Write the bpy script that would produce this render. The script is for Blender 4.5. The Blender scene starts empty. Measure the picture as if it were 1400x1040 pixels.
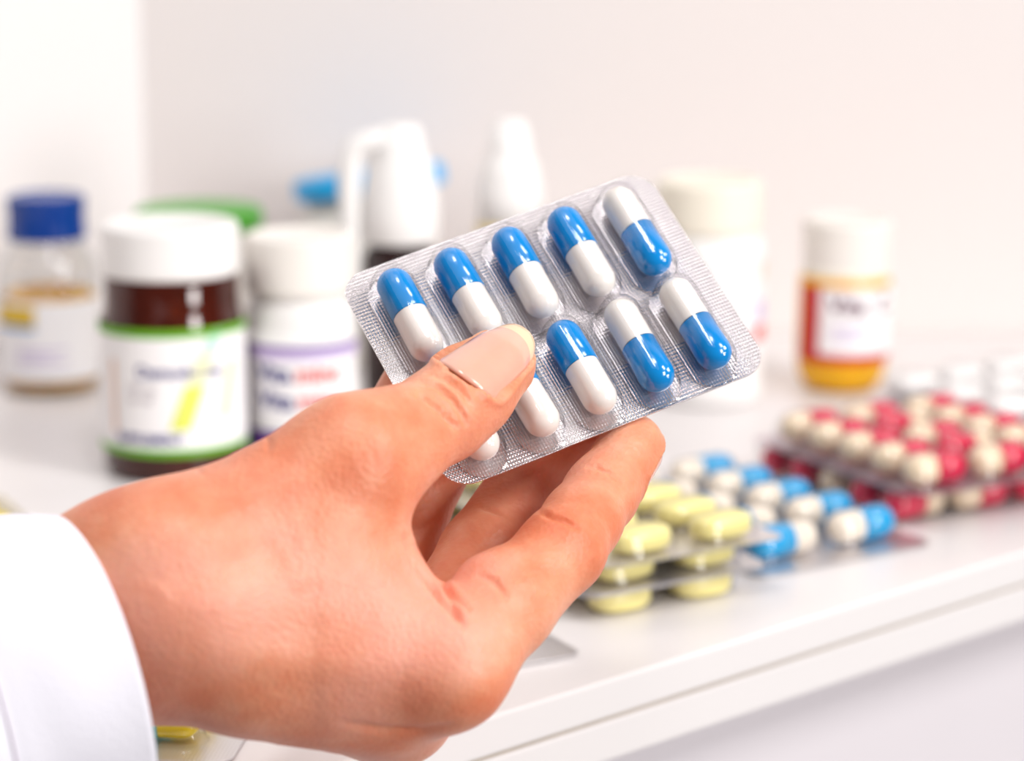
import bpy, bmesh, math, random
import numpy as np
from mathutils import Vector, Matrix

random.seed(7)
rng = np.random.default_rng(7)
sc = bpy.context.scene
COL = sc.collection
PI = math.pi
Z0 = 1.0                      # height of the shelf top above the floor
CAM_H = 0.18                  # lens above the shelf top
PITCH = math.radians(12)
F = 3500.0                    # focal length in pixels of the 1400 x 1040 frame

# ------------------------------------------------------------------ camera
cam = bpy.data.cameras.new('camera')
cam.sensor_fit = 'HORIZONTAL'
cam.sensor_width = 36
cam.lens = 36 * F / 1400
cam.clip_start = 0.02
cam.dof.use_dof = True
cam.dof.focus_distance = 0.482
cam.dof.aperture_fstop = 10.0
cam.dof.aperture_blades = 0
camo = bpy.data.objects.new('camera', cam)
camo.location = (0, 0, Z0 + CAM_H)
camo.rotation_euler = (PI / 2 - PITCH, 0, 0)
COL.objects.link(camo)
sc.camera = camo

# ------------------------------------------------------------------ exposure, world, lights
sc.view_settings.view_transform = 'Standard'
sc.view_settings.look = 'None'
sc.view_settings.gamma = 1
sc.view_settings.use_curve_mapping = False
sc.view_settings.exposure = 0.0

w = bpy.data.worlds.new('world')
sc.world = w
w.use_nodes = True
w.node_tree.nodes['Background'].inputs[0].default_value = (0.96, 0.97, 1.0, 1)
w.node_tree.nodes['Background'].inputs[1].default_value = 0.14


def area(name, loc, target, size, power, color=(1, 1, 1)):
    l = bpy.data.lights.new(name, 'AREA')
    l.shape = 'RECTANGLE'
    l.size, l.size_y = size
    l.energy = power
    l.color = color
    o = bpy.data.objects.new(name, l)
    o.location = loc
    d = Vector(target) - Vector(loc)
    o.rotation_euler = d.to_track_quat('-Z', 'Y').to_euler()
    COL.objects.link(o)
    return o


area('key_softbox', (0.80, 0.10, 1.85), (0, 0.5, 1.05), (0.28, 0.40), 9.0, (1, 0.98, 0.955))
area('second_softbox', (1.02, -0.34, 1.34), (0.12, 0.60, 1.0), (0.32, 0.42), 12.0, (1, 0.98, 0.96))
area('overhead_fill', (-0.2, 0.25, 2.5), (-0.1, 0.8, 1.0), (0.9, 0.9), 3.5, (1, 0.975, 0.965))  # added overhead fill light, not a ceiling fixture
area('left_wall_fill', (0.02, 0.35, 1.66), (-0.42, 0.80, 1.22), (0.12, 0.12), 1.5, (1, 0.98, 0.96))  # added fill that brightens the left wall; no lamp stands here


# ------------------------------------------------------------------ pixel -> space helpers (used at authoring, metres)
def cv(px, py, z):            # camera space: x right, y down, z forward
    return np.array([(px - 700) / F * z, (py - 520) / F * z, z])


CP, SP = math.cos(PITCH), math.sin(PITCH)


def c2w(p):
    p = np.asarray(p, float)
    x, y, z = p[..., 0], p[..., 1], p[..., 2]
    return np.stack([x, z * CP - y * SP, Z0 + CAM_H - y * CP - z * SP], -1)


def d2w(p):
    p = np.asarray(p, float)
    x, y, z = p[..., 0], p[..., 1], p[..., 2]
    return np.stack([x, z * CP - y * SP, -y * CP - z * SP], -1)


def ground(px, py, h=0.0):    # point of the shelf (or h above it) seen at a pixel
    d = d2w(np.array([(px - 700) / F, (py - 520) / F, 1.0]))
    t = (CAM_H - h) / -d[2]
    return (d[0] * t, d[1] * t)


def height_at(y, row):        # height above the shelf, at world depth y, that shows at an image row
    return CAM_H - y * math.tan(PITCH + math.atan((row - 520) / F))


def half_width(y, h, px):
    return px * (y * CP + (CAM_H - h) * SP) / F


# ------------------------------------------------------------------ materials
def new_mat(name):
    m = bpy.data.materials.new(name)
    m.use_nodes = True
    nt = m.node_tree
    for n in list(nt.nodes):
        nt.nodes.remove(n)
    out = nt.nodes.new('ShaderNodeOutputMaterial')
    return m, nt, out


def principled(name, color, rough=0.4, metal=0.0, coat=0.0, spec=0.5, sss=0.0, sss_r=(1, .3, .15), sss_scale=0.005,
               trans=0.0, ior=1.45, noise=0.0, noise_scale=60, bump=0.0, bump_scale=400):
    m, nt, out = new_mat(name)
    b = nt.nodes.new('ShaderNodeBsdfPrincipled')
    nt.links.new(b.outputs[0], out.inputs[0])
    b.inputs['Base Color'].default_value = (*color, 1)
    b.inputs['Roughness'].default_value = rough
    b.inputs['Metallic'].default_value = metal
    b.inputs['Coat Weight'].default_value = coat
    b.inputs['Coat Roughness'].default_value = 0.06
    b.inputs['Specular IOR Level'].default_value = spec
    b.inputs['IOR'].default_value = ior
    b.inputs['Transmission Weight'].default_value = trans
    if sss:
        b.inputs['Subsurface Weight'].default_value = sss
        b.inputs['Subsurface Radius'].default_value = sss_r
        b.inputs['Subsurface Scale'].default_value = sss_scale
    tc = nt.nodes.new('ShaderNodeTexCoord')
    if noise:
        n = nt.nodes.new('ShaderNodeTexNoise')
        n.inputs['Scale'].default_value = noise_scale
        n.inputs['Detail'].default_value = 3
        nt.links.new(tc.outputs['Object'], n.inputs['Vector'])
        r = nt.nodes.new('ShaderNodeValToRGB')
        c0 = [max(0, c * (1 - noise)) for c in color]
        c1 = [min(1, c * (1 + noise)) for c in color]
        r.color_ramp.elements[0].color = (*c0, 1)
        r.color_ramp.elements[1].color = (*c1, 1)
        r.color_ramp.elements[0].position = 0.3
        r.color_ramp.elements[1].position = 0.7
        nt.links.new(n.outputs['Fac'], r.inputs[0])
        nt.links.new(r.outputs[0], b.inputs['Base Color'])
    if bump:
        n = nt.nodes.new('ShaderNodeTexNoise')
        n.inputs['Scale'].default_value = bump_scale
        n.inputs['Detail'].default_value = 2
        nt.links.new(tc.outputs['Object'], n.inputs['Vector'])
        bp = nt.nodes.new('ShaderNodeBump')
        bp.inputs['Strength'].default_value = bump
        bp.inputs['Distance'].default_value = 0.0005
        nt.links.new(n.outputs['Fac'], bp.inputs['Height'])
        nt.links.new(bp.outputs[0], b.inputs['Normal'])
    return m


def film(name, tint=(1, 1, 1), edge=0.55, base=0.035, rough=0.03, blend=0.35, graze=0.75):
    """thin clear plastic: transparent with a fresnel-like sheen"""
    m, nt, out = new_mat(name)
    tr = nt.nodes.new('ShaderNodeBsdfTransparent')
    ed_mix = nt.nodes.new('ShaderNodeMix')
    ed_mix.data_type = 'RGBA'
    ed_mix.inputs[6].default_value = (*tint, 1)
    ed_mix.inputs[7].default_value = (*[c * graze for c in tint], 1)
    gl = nt.nodes.new('ShaderNodeBsdfGlossy')
    gl.inputs['Roughness'].default_value = rough
    lw = nt.nodes.new('ShaderNodeLayerWeight')
    lw.inputs['Blend'].default_value = blend
    mr = nt.nodes.new('ShaderNodeMapRange')
    mr.inputs['From Min'].default_value = 0.0
    mr.inputs['From Max'].default_value = 1.0
    mr.inputs['To Min'].default_value = base
    mr.inputs['To Max'].default_value = edge
    mx = nt.nodes.new('ShaderNodeMixShader')
    pw = nt.nodes.new('ShaderNodeMath')
    pw.operation = 'POWER'
    pw.inputs[1].default_value = 2.0
    nt.links.new(lw.outputs['Facing'], pw.inputs[0])
    nt.links.new(pw.outputs[0], ed_mix.inputs[0])
    nt.links.new(ed_mix.outputs[2], tr.inputs[0])
    nt.links.new(lw.outputs['Facing'], mr.inputs[0])
    nt.links.new(mr.outputs[0], mx.inputs[0])
    nt.links.new(tr.outputs[0], mx.inputs[1])
    nt.links.new(gl.outputs[0], mx.inputs[2])
    nt.links.new(mx.outputs[0], out.inputs[0])
    return m


def foil_material(name, embossed, color=(0.83, 0.79, 0.80), period=0.0012, rough=0.2, strength=1.0, dist=0.00009):
    m, nt, out = new_mat(name)
    b = nt.nodes.new('ShaderNodeBsdfPrincipled')
    b.inputs['Base Color'].default_value = (*color, 1)
    b.inputs['Metallic'].default_value = 0.75
    b.inputs['Roughness'].default_value = rough
    b.inputs['Coat Weight'].default_value = 0.25
    b.inputs['Coat Roughness'].default_value = 0.12
    nt.links.new(b.outputs[0], out.inputs[0])
    if embossed:
        tc = nt.nodes.new('ShaderNodeTexCoord')
        sp = nt.nodes.new('ShaderNodeSeparateXYZ')
        nt.links.new(tc.outputs['Object'], sp.inputs[0])

        def math_node(op, a, bb=None):
            n = nt.nodes.new('ShaderNodeMath')
            n.operation = op
            for i, v in enumerate((a, bb)):
                if v is None:
                    continue
                if isinstance(v, (int, float)):
                    n.inputs[i].default_value = v
                else:
                    nt.links.new(v, n.inputs[i])
            return n.outputs[0]
        k = 2 * PI / period
        s1 = math_node('SINE', math_node('MULTIPLY', math_node('ADD', sp.outputs[0], math_node('MULTIPLY', sp.outputs[1], 0.75)), k))
        s2 = math_node('SINE', math_node('MULTIPLY', math_node('SUBTRACT', sp.outputs[0], math_node('MULTIPLY', sp.outputs[1], 0.75)), k))
        h = math_node('MULTIPLY', s1, s2)
        bp = nt.nodes.new('ShaderNodeBump')
        bp.inputs['Strength'].default_value = strength
        bp.inputs['Distance'].default_value = dist
        nt.links.new(h, bp.inputs['Height'])
        nt.links.new(bp.outputs[0], b.inputs['Normal'])
    return m


M = {}
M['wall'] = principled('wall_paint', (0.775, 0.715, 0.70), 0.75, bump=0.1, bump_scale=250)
M['wall_left'] = principled('wall_paint_left_lit', (0.84, 0.80, 0.79), 0.75, bump=0.1, bump_scale=250)  # same wall paint, colour raised to show the stronger light on this side
M['floor'] = principled('floor_vinyl', (0.62, 0.58, 0.58), 0.5, noise=0.05, noise_scale=8)
M['laminate'] = principled('white_laminate', (0.79, 0.755, 0.755), 0.32, bump=0.04, bump_scale=600)
M['panel'] = principled('pale_panel', (0.74, 0.695, 0.73), 0.5, noise=0.03, noise_scale=5)
M['groove'] = principled('board_joint', (0.55, 0.47, 0.38), 0.7, noise=0.05)  # brownish joint strip between the two boards
M['white_plastic'] = principled('white_plastic', (0.88, 0.86, 0.85), 0.35, noise=0.01, noise_scale=30)
M['soft_white'] = principled('cream_white_plastic', (0.88, 0.84, 0.79), 0.4, noise=0.01, noise_scale=30)
M['cream'] = principled('cream_plastic', (0.90, 0.84, 0.72), 0.42, noise=0.01, noise_scale=30)
M['paper'] = principled('label_paper', (0.90, 0.88, 0.89), 0.5, noise=0.01, noise_scale=50)
M['green'] = principled('green_plastic', (0.06, 0.38, 0.015), 0.35, noise=0.04, noise_scale=40)
M['green_print'] = principled('green_print', (0.13, 0.42, 0.01), 0.5, noise=0.03)
M['blue_cap'] = principled('deep_blue_plastic', (0.0, 0.04, 0.26), 0.2, noise=0.03, noise_scale=50)
M['cyan'] = principled('sky_blue_plastic', (0.0, 0.40, 0.85), 0.35, noise=0.03, noise_scale=40)
M['purple'] = principled('purple_print', (0.16, 0.06, 0.33), 0.5, noise=0.03)
M['lilac'] = principled('lilac_print', (0.62, 0.52, 0.76), 0.5, noise=0.03)
M['navy'] = principled('navy_print', (0.04, 0.04, 0.22), 0.5, noise=0.03)
M['red_print'] = principled('red_print', (0.72, 0.09, 0.08), 0.5, noise=0.03)
M['crimson'] = principled('crimson_print', (0.55, 0.006, 0.008), 0.42, noise=0.04)
M['plum'] = principled('plum_print', (0.13, 0.02, 0.07), 0.5, noise=0.03)
M['grey_print'] = principled('grey_print', (0.42, 0.36, 0.40), 0.5, noise=0.03)
M['salmon'] = principled('salmon_print', (0.88, 0.62, 0.50), 0.5, noise=0.03)
M['yellow_print'] = principled('golden_print', (0.72, 0.47, 0.03), 0.5, noise=0.25, noise_scale=700)
M['lime'] = principled('lime_print', (0.72, 0.76, 0.13), 0.5, noise=0.03)
M['mint'] = principled('mint_print', (0.50, 0.78, 0.66), 0.5, noise=0.03)
M['pale_lime'] = principled('pale_lime_print', (0.86, 0.86, 0.55), 0.5, noise=0.03)
M['sky_print'] = principled('sky_print', (0.10, 0.30, 0.62), 0.5, noise=0.03)
M['brown_glass'] = principled('brown_glass', (0.065, 0.007, 0.002), 0.05, trans=0.25, ior=1.5, noise=0.35, noise_scale=70)
M['dark_glass'] = principled('dark_brown_glass', (0.018, 0.004, 0.004), 0.08, noise=0.4, noise_scale=80)
M['clear_glass'] = film('clear_glass', (0.965, 0.97, 0.965), edge=0.5, base=0.05, blend=0.3)
M['amber_plastic'] = principled('amber_plastic', (0.86, 0.44, 0.002), 0.15, sss=0.3, sss_r=(1, .5, .05), noise=0.08, noise_scale=60)
M['amber_clear'] = film('pale_amber_film', (0.98, 0.90, 0.72), edge=0.4, base=0.06)
M['softgel'] = principled('amber_softgel', (0.80, 0.42, 0.06), 0.15, sss=0.3, noise=0.12, noise_scale=300)
M['tablet_yellow'] = principled('pale_yellow_tablet', (0.90, 0.81, 0.33), 0.32, noise=0.02, noise_scale=200)
M['tablet_white'] = principled('white_tablet', (0.90, 0.88, 0.87), 0.4, noise=0.01, noise_scale=200)
M['capsule_white'] = principled('white_capsule_shell', (0.88, 0.83, 0.78), 0.22, coat=0.3, sss=0.15, sss_r=(1, .8, .6), sss_scale=0.002, noise=0.01, noise_scale=300)
M['capsule_blue'] = principled('blue_capsule_shell', (0.0, 0.255, 0.68), 0.16, coat=0.4, noise=0.05, noise_scale=300)
M['capsule_ivory'] = principled('ivory_capsule_shell', (0.87, 0.78, 0.66), 0.16, coat=0.5, noise=0.03, noise_scale=300)
M['capsule_cyan'] = principled('sky_capsule_shell', (0.01, 0.36, 0.72), 0.15, coat=0.5, noise=0.05, noise_scale=300)
M['capsule_red'] = principled('crimson_capsule_shell', (0.70, 0.005, 0.06), 0.15, coat=0.5, noise=0.08, noise_scale=300)
M['capsule_cream'] = principled('cream_capsule_shell', (0.86, 0.70, 0.50), 0.15, coat=0.5, noise=0.05, noise_scale=300)
M['capsule_yellow'] = principled('yellow_capsule_shell', (0.80, 0.62, 0.01), 0.15, coat=0.5, noise=0.05, noise_scale=300)
M['capsule_teal'] = principled('teal_capsule_shell', (0.05, 0.45, 0.42), 0.15, coat=0.5, noise=0.05, noise_scale=300)
M['bubble'] = film('clear_blister_film', (0.985, 0.98, 0.985), edge=0.22, base=0.022, rough=0.05, blend=0.25, graze=0.45)
M['foil'] = foil_material('embossed_foil', True, color=(0.73, 0.68, 0.70), period=0.0012, rough=0.2, dist=0.00011)
M['foil_flat'] = foil_material('pocket_foil', True, color=(0.68, 0.64, 0.66), period=0.0012, rough=0.17, dist=0.00004)
M['foil_far'] = foil_material('silver_foil', True, color=(0.72, 0.69, 0.71), period=0.0016, rough=0.28, strength=0.3)
M['foil_violet'] = foil_material('violet_grey_foil', False, color=(0.60, 0.50, 0.56), rough=0.3)
M['foil_gold'] = foil_material('pale_gold_foil', False, color=(0.72, 0.66, 0.50), rough=0.25)
M['cloth'] = principled('white_cotton', (0.76, 0.74, 0.81), 0.85, bump=0.25, bump_scale=1500)
M['thread'] = principled('grey_violet_thread', (0.55, 0.48, 0.56), 0.9, noise=0.1, noise_scale=900)
M['nail_edge'] = principled('nail_free_edge', (0.88, 0.58, 0.38), 0.2, coat=0.5, noise=0.03, noise_scale=120)
M['nail'] = principled('nail_plate', (0.85, 0.41, 0.31), 0.14, coat=1.0, sss=0.2, sss_scale=0.002, noise=0.04, noise_scale=120)


def skin_material():
    m, nt, out = new_mat('skin')
    b = nt.nodes.new('ShaderNodeBsdfPrincipled')
    nt.links.new(b.outputs[0], out.inputs[0])
    b.inputs['Roughness'].default_value = 0.46
    b.inputs['Specular IOR Level'].default_value = 0.38
    b.inputs['Subsurface Weight'].default_value = 0.35
    b.inputs['Subsurface Radius'].default_value = (1.0, 0.22, 0.09)
    b.inputs['Subsurface Scale'].default_value = 0.004
    tc = nt.nodes.new('ShaderNodeTexCoord')
    n = nt.nodes.new('ShaderNodeTexNoise')
    n.inputs['Scale'].default_value = 55
    n.inputs['Detail'].default_value = 4
    n.inputs['Roughness'].default_value = 0.6
    nt.links.new(tc.outputs['Object'], n.inputs['Vector'])
    r = nt.nodes.new('ShaderNodeValToRGB')
    e = r.color_ramp.elements
    e[0].position, e[0].color = 0.32, (0.70, 0.205, 0.10, 1)
    e[1].position, e[1].color = 0.70, (0.83, 0.42, 0.285, 1)
    mid = e.new(0.5)
    mid.color = (0.77, 0.305, 0.175, 1)
    nt.links.new(n.outputs['Fac'], r.inputs[0])
    # pinker blotches
    n2 = nt.nodes.new('ShaderNodeTexNoise')
    n2.inputs['Scale'].default_value = 28
    nt.links.new(tc.outputs['Object'], n2.inputs['Vector'])
    mx = nt.nodes.new('ShaderNodeMix')
    mx.data_type = 'RGBA'
    mr = nt.nodes.new('ShaderNodeMapRange')
    mr.inputs['From Min'].default_value = 0.48
    mr.inputs['From Max'].default_value = 0.68
    mr.inputs['To Max'].default_value = 0.55
    nt.links.new(n2.outputs['Fac'], mr.inputs[0])
    nt.links.new(mr.outputs[0], mx.inputs[0])
    nt.links.new(r.outputs[0], mx.inputs[6])
    mx.inputs[7].default_value = (0.82, 0.325, 0.25, 1)
    nt.links.new(mx.outputs[2], b.inputs['Base Color'])
    # pores and fine skin lines
    v = nt.nodes.new('ShaderNodeTexVoronoi')
    v.inputs['Scale'].default_value = 1100
    nt.links.new(tc.outputs['Object'], v.inputs['Vector'])
    n3 = nt.nodes.new('ShaderNodeTexNoise')
    n3.inputs['Scale'].default_value = 420
    n3.inputs['Detail'].default_value = 3
    nt.links.new(tc.outputs['Object'], n3.inputs['Vector'])
    ad = nt.nodes.new('ShaderNodeMath')
    nt.links.new(v.outputs['Distance'], ad.inputs[0])
    nt.links.new(n3.outputs['Fac'], ad.inputs[1])
    bp = nt.nodes.new('ShaderNodeBump')
    bp.inputs['Strength'].default_value = 0.32
    bp.inputs['Distance'].default_value = 0.0003
    nt.links.new(ad.outputs[0], bp.inputs['Height'])
    nt.links.new(bp.outputs[0], b.inputs['Normal'])
    return m


M['skin'] = skin_material()


# ------------------------------------------------------------------ object helpers
def link(name, mesh, mats, parent=None, smooth=True):
    o = bpy.data.objects.new(name, mesh)
    if not isinstance(mats, (list, tuple)):
        mats = [mats]
    if not mesh.materials:
        for m in mats:
            mesh.materials.append(m)
    COL.objects.link(o)
    if parent:
        o.parent = parent
    if smooth:
        mesh.polygons.foreach_set('use_smooth', [True] * len(mesh.polygons))
    return o


def thing(name, label, cat, loc=(0, 0, 0), rotz=0, group=None):
    o = bpy.data.objects.new(name, None)
    o.empty_display_size = 0.01
    COL.objects.link(o)
    o.location = loc
    o.rotation_euler = (0, 0, rotz)
    o['label'] = label
    o['category'] = cat
    if group:
        o['group'] = group
    return o


def mesh_from(name, verts, faces):
    me = bpy.data.meshes.new(name)
    me.from_pydata([tuple(v) for v in verts], [], [tuple(f) for f in faces])
    me.update()
    return me


def lathe(name, prof, segs=48):
    """prof: list of (r, z); r == 0 ends close to a point"""
    verts, rings = [], []
    for r, z in prof:
        if r < 1e-7:
            rings.append([len(verts)])
            verts.append((0, 0, z))
        else:
            rings.append(list(range(len(verts), len(verts) + segs)))
            for i in range(segs):
                a = 2 * PI * i / segs
                verts.append((r * math.cos(a), r * math.sin(a), z))
    faces = []
    for A, B in zip(rings[:-1], rings[1:]):
        for i in range(segs):
            j = (i + 1) % segs
            if len(A) == 1 and len(B) == 1:
                continue
            if len(A) == 1:
                faces.append((A[0], B[j], B[i]))
            elif len(B) == 1:
                faces.append((A[i], A[j], B[0]))
            else:
                faces.append((A[i], A[j], B[j], B[i]))
    return mesh_from(name, verts, faces)


def rounded(r0, z0, r1, z1, n=5, convex=True):
    """quarter-round profile points between two profile points"""
    pts = []
    for i in range(n + 1):
        a = PI / 2 * i / n
        if convex:
            pts.append((r1 + (r0 - r1) * math.cos(a), z0 + (z1 - z0) * math.sin(a)))
        else:
            pts.append((r0 + (r1 - r0) * math.sin(a), z1 + (z0 - z1) * math.cos(a)))
    return pts


def cap_profile(r, z0, z1, bev=0.0012, inset=0.0, dish=0.0):
    p = [(0, z0 + 0.0006), (r - 0.0012, z0 + 0.0006), (r - 0.0006, z0), (r, z0 + 0.0006)]
    rt = r - inset
    p += [(rt, z1 - bev)]
    p += rounded(rt, z1 - bev, rt - bev, z1)[1:]
    p += [(rt * 0.75, z1 - dish), (0, z1 - dish)]
    return p


def ridged_cap(name, r, z0, z1, ridges=48, depth=0.0004, bev=0.0012, inset=0.0, waist=0.0):
    segs = ridges * 2
    prof = [(0, z0), (r - 0.0005, z0), (r, z0 + 0.0008)]
    for i in range(1, 8):
        t = i / 8
        prof.append((r - inset * t - waist * math.sin(PI * t), z0 + 0.0008 + (z1 - bev - z0 - 0.0008) * t))
    rt = r - inset
    prof += rounded(rt, z1 - bev, rt - bev, z1)
    prof += [(rt * 0.8, z1), (rt * 0.78, z1 - 0.0003), (0, z1 - 0.0003)]
    me = lathe(name, prof, segs)
    co = np.array([v.co for v in me.vertices])
    rr = np.hypot(co[:, 0], co[:, 1])
    ang = np.arctan2(co[:, 1], co[:, 0])
    k = (rr > rt * 0.9) & (co[:, 2] > z0 + 0.0005) & (co[:, 2] < z1 - bev * 0.9)
    par = (np.round(ang / (2 * PI) * segs).astype(int) % 2) == 0
    s = np.where(k & par, (rr - depth) / np.maximum(rr, 1e-9), 1.0)
    co[:, 0] *= s
    co[:, 1] *= s
    me.vertices.foreach_set('co', co.ravel())
    return me


def wrap_grid(name, r, a0, a1, z0, z1, na=24, nz=1, shear=0.0, taper=0.0):
    """a patch on a cylinder; angle 0 faces -y (towards the viewer), positive to the right; radius r may be a function of z"""
    rf = r if callable(r) else (lambda z: r)
    verts, faces = [], []
    for j in range(nz + 1):
        t = j / nz
        z = z0 + (z1 - z0) * t
        for i in range(na + 1):
            a = a0 + (a1 - a0) * i / na
            if taper:
                c = (a0 + a1) / 2
                a = c + (a - c) * (1 - taper * t)
            a += shear * t
            verts.append((rf(z) * math.sin(a), -rf(z) * math.cos(a), z))
    for j in range(nz):
        for i in range(na):
            k = j * (na + 1) + i
            faces.append((k, k + 1, k + na + 2, k + na + 1))
    return mesh_from(name, verts, faces)


def text_mesh(name, s, size, r, a_mid, z, squeeze=1.0, align='CENTER', bold=0.0):
    cu = bpy.data.curves.new(name, 'FONT')
    cu.body = s
    cu.size = size
    cu.align_x = align
    cu.offset = bold
    cu.resolution_u = 3
    o = bpy.data.objects.new(name, cu)
    COL.objects.link(o)
    dg = bpy.context.evaluated_depsgraph_get()
    me = bpy.data.meshes.new_from_object(o.evaluated_get(dg))
    bpy.data.objects.remove(o)
    bpy.data.curves.remove(cu)
    me.materials.clear()
    me.name = name
    rf = r if callable(r) else (lambda zz: r)
    for v in me.vertices:
        zz = z + v.co.y
        a = a_mid + v.co.x * squeeze / rf(zz)
        v.co = (rf(zz) * math.sin(a), -rf(zz) * math.cos(a), zz)
    me.update()
    return me


def prism(name, pts, z0, z1, bevel=0.0):
    bm = bmesh.new()
    vb = [bm.verts.new((x, y, z0)) for x, y in pts]
    f = bm.faces.new(vb)
    ret = bmesh.ops.extrude_face_region(bm, geom=[f])
    for v in ret['geom']:
        if isinstance(v, bmesh.types.BMVert):
            v.co.z = z1
    bmesh.ops.recalc_face_normals(bm, faces=bm.faces)
    if bevel:
        bmesh.ops.bevel(bm, geom=list(bm.edges), offset=bevel, segments=3, affect='EDGES', profile=0.5)
    me = bpy.data.meshes.new(name)
    bm.to_mesh(me)
    bm.free()
    return me


def structure(name, me, mat):
    o = link(name, me, mat, smooth=False)
    o['kind'] = 'structure'
    return o


# ------------------------------------------------------------------ the room
cx0, cy0 = -0.134, 0.93
structure('floor', prism('floor', [(-1.6, -1.2), (1.9, -1.2), (1.9, 1.2), (-1.6, 1.2)], -0.05, 0), M['floor'])
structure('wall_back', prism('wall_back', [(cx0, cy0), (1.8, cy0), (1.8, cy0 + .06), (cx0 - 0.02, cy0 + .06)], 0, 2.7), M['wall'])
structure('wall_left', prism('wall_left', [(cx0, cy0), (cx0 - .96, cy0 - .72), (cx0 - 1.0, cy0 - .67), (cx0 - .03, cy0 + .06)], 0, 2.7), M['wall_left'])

# the diagonal shelf: two boards, a dark joint and a recessed front
shelf = thing('shelf', 'white laminate corner shelf with a thick double front edge, under the medicines', 'shelf', (0, 0, Z0))
ed = np.array([0.7343, 0.6788])
en = np.array([0.6788, -0.7343])       # out of the front edge
p0 = np.array([0.0, 0.5132])
A = p0 - ed * 0.55
B = p0 + ed * 0.611


def shelf_plan(inset):
    a, b = A - en * inset, B - en * inset
    b = b + ed * ((cy0 - 0.001 - b[1]) / ed[1])
    return [tuple(a), tuple(b), (cx0 + 0.002, cy0 - 0.001), (cx0 - .44, cy0 - .331), (a[0] - 0.1, a[1] + 0.2)]


link('top_board', prism('top_board', shelf_plan(0), -0.0088, 0, 0.0008), M['laminate'], shelf, False)
link('joint_strip', prism('joint_strip', shelf_plan(0.0016), -0.0098, -0.0088), M['groove'], shelf, False)
link('lower_board', prism('lower_board', shelf_plan(0.0005), -0.0190, -0.0098, 0.0006), M['laminate'], shelf, False)
link('front_panel', prism('front_panel', shelf_plan(0.018), -1.0, -0.0190), M['panel'], shelf, False)


# ------------------------------------------------------------------ blister packs
def stadium(L, r, n=10):
    """points of a stadium, half straight length L along x"""
    pts = []
    for i in range(n + 1):
        a = -PI / 2 + PI * i / n
        pts.append((L + r * math.cos(a), r * math.sin(a)))
    for i in range(n + 1):
        a = PI / 2 + PI * i / n
        pts.append((-L + r * math.cos(a), r * math.sin(a)))
    return pts


def bubble_mesh(name, L, r, h, n=2.7, rings=8, ns=9, flare=0.0007):
    verts, faces = [], []
    m = 2 * (ns + 1)
    prof = [(r + flare, 0.00005), (r + flare * 0.3, 0.0003)]
    for k in range(rings + 1):
        ph = PI / 2 * k / rings * 0.93
        prof.append((r * math.cos(ph) ** (2 / n), 0.0004 + (h - 0.0004) * math.sin(ph) ** (2 / n)))
    for rr, z in prof:
        for x, y in stadium(L, rr, ns):
            verts.append((x, y, z))
    for k in range(len(prof) - 1):
        for i in range(m):
            j = (i + 1) % m
            faces.append((k * m + i, k * m + j, (k + 1) * m + j, (k + 1) * m + i))
    faces.append(tuple((len(prof) - 1) * m + i for i in range(m)))
    return mesh_from(name, verts, faces)


def capsule_half(name, r, length, flip, lip=False, segs=24, lap=0.0):
    """half a capsule along +x (or -x): open end at x=0, domed end"""
    prof = []
    n = 8
    if lip:
        prof.append((r - 0.0003, -lap))
    prof.append((r, 0.0001 - lap))
    prof.append((r, length - r))
    for i in range(1, n + 1):
        a = PI / 2 * i / n
        prof.append((r * math.cos(a) if i < n else 0, length - r + r * math.sin(a)))
    me = lathe(name, prof, segs)
    s = -1 if flip else 1
    for v in me.vertices:
        x, y, z = v.co
        v.co = (s * z, s * x, y)
    me.update()
    return me


def superellipsoid(name, a, b, c, e1=0.5, e2=0.6, nu=20, nv=10):
    def sg(v, p):
        return math.copysign(abs(v) ** p, v)
    verts, faces = [], []
    for j in range(1, nv):
        v = -PI / 2 + PI * j / nv
        for i in range(nu):
            u = 2 * PI * i / nu
            verts.append((a * sg(math.cos(v), e1) * sg(math.cos(u), e2), b * sg(math.cos(v), e1) * sg(math.sin(u), e2), c * sg(math.sin(v), e1)))
    s = len(verts)
    verts += [(0, 0, -c), (0, 0, c)]
    for j in range(nv - 2):
        for i in range(nu):
            k = (i + 1) % nu
            faces.append((j * nu + i, j * nu + k, (j + 1) * nu + k, (j + 1) * nu + i))
    for i in range(nu):
        k = (i + 1) % nu
        faces.append((s, k, i))
        faces.append((s + 1, (nv - 2) * nu + i, (nv - 2) * nu + k))
    return mesh_from(name, verts, faces)


def sheet_mesh(name, W, H, rad, thick, floors=None, x0=0.0, y0=0.0):
    """rounded rectangular foil sheet, top at z=0; floors: pocket bottoms (list of stadium outlines) as material 1"""
    pts = []
    for cx, cy, a0 in ((W / 2 - rad, H / 2 - rad, 0), (-W / 2 + rad, H / 2 - rad, PI / 2), (-W / 2 + rad, -H / 2 + rad, PI), (W / 2 - rad, -H / 2 + rad, 1.5 * PI)):
        for i in range(9):
            a = a0 + PI / 2 * i / 8
            pts.append((x0 + cx + rad * math.cos(a), y0 + cy + rad * math.sin(a)))
    n = len(pts)
    verts = [(x, y, 0) for x, y in pts] + [(x, y, -thick) for x, y in pts]
    faces = [tuple(range(n)), tuple(range(2 * n - 1, n - 1, -1))]
    for i in range(n):
        j = (i + 1) % n
        faces.append((i, n + i, n + j, j))
    nf = len(faces)
    for fl in floors or []:
        k = len(verts)
        verts += [(x, y, 0.00004) for x, y in fl]
        faces.append(tuple(range(k, k + len(fl))))
    me = mesh_from(name, verts, faces)
    for i in range(nf, len(faces)):
        me.polygons[i].material_index = 1
    return me


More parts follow.
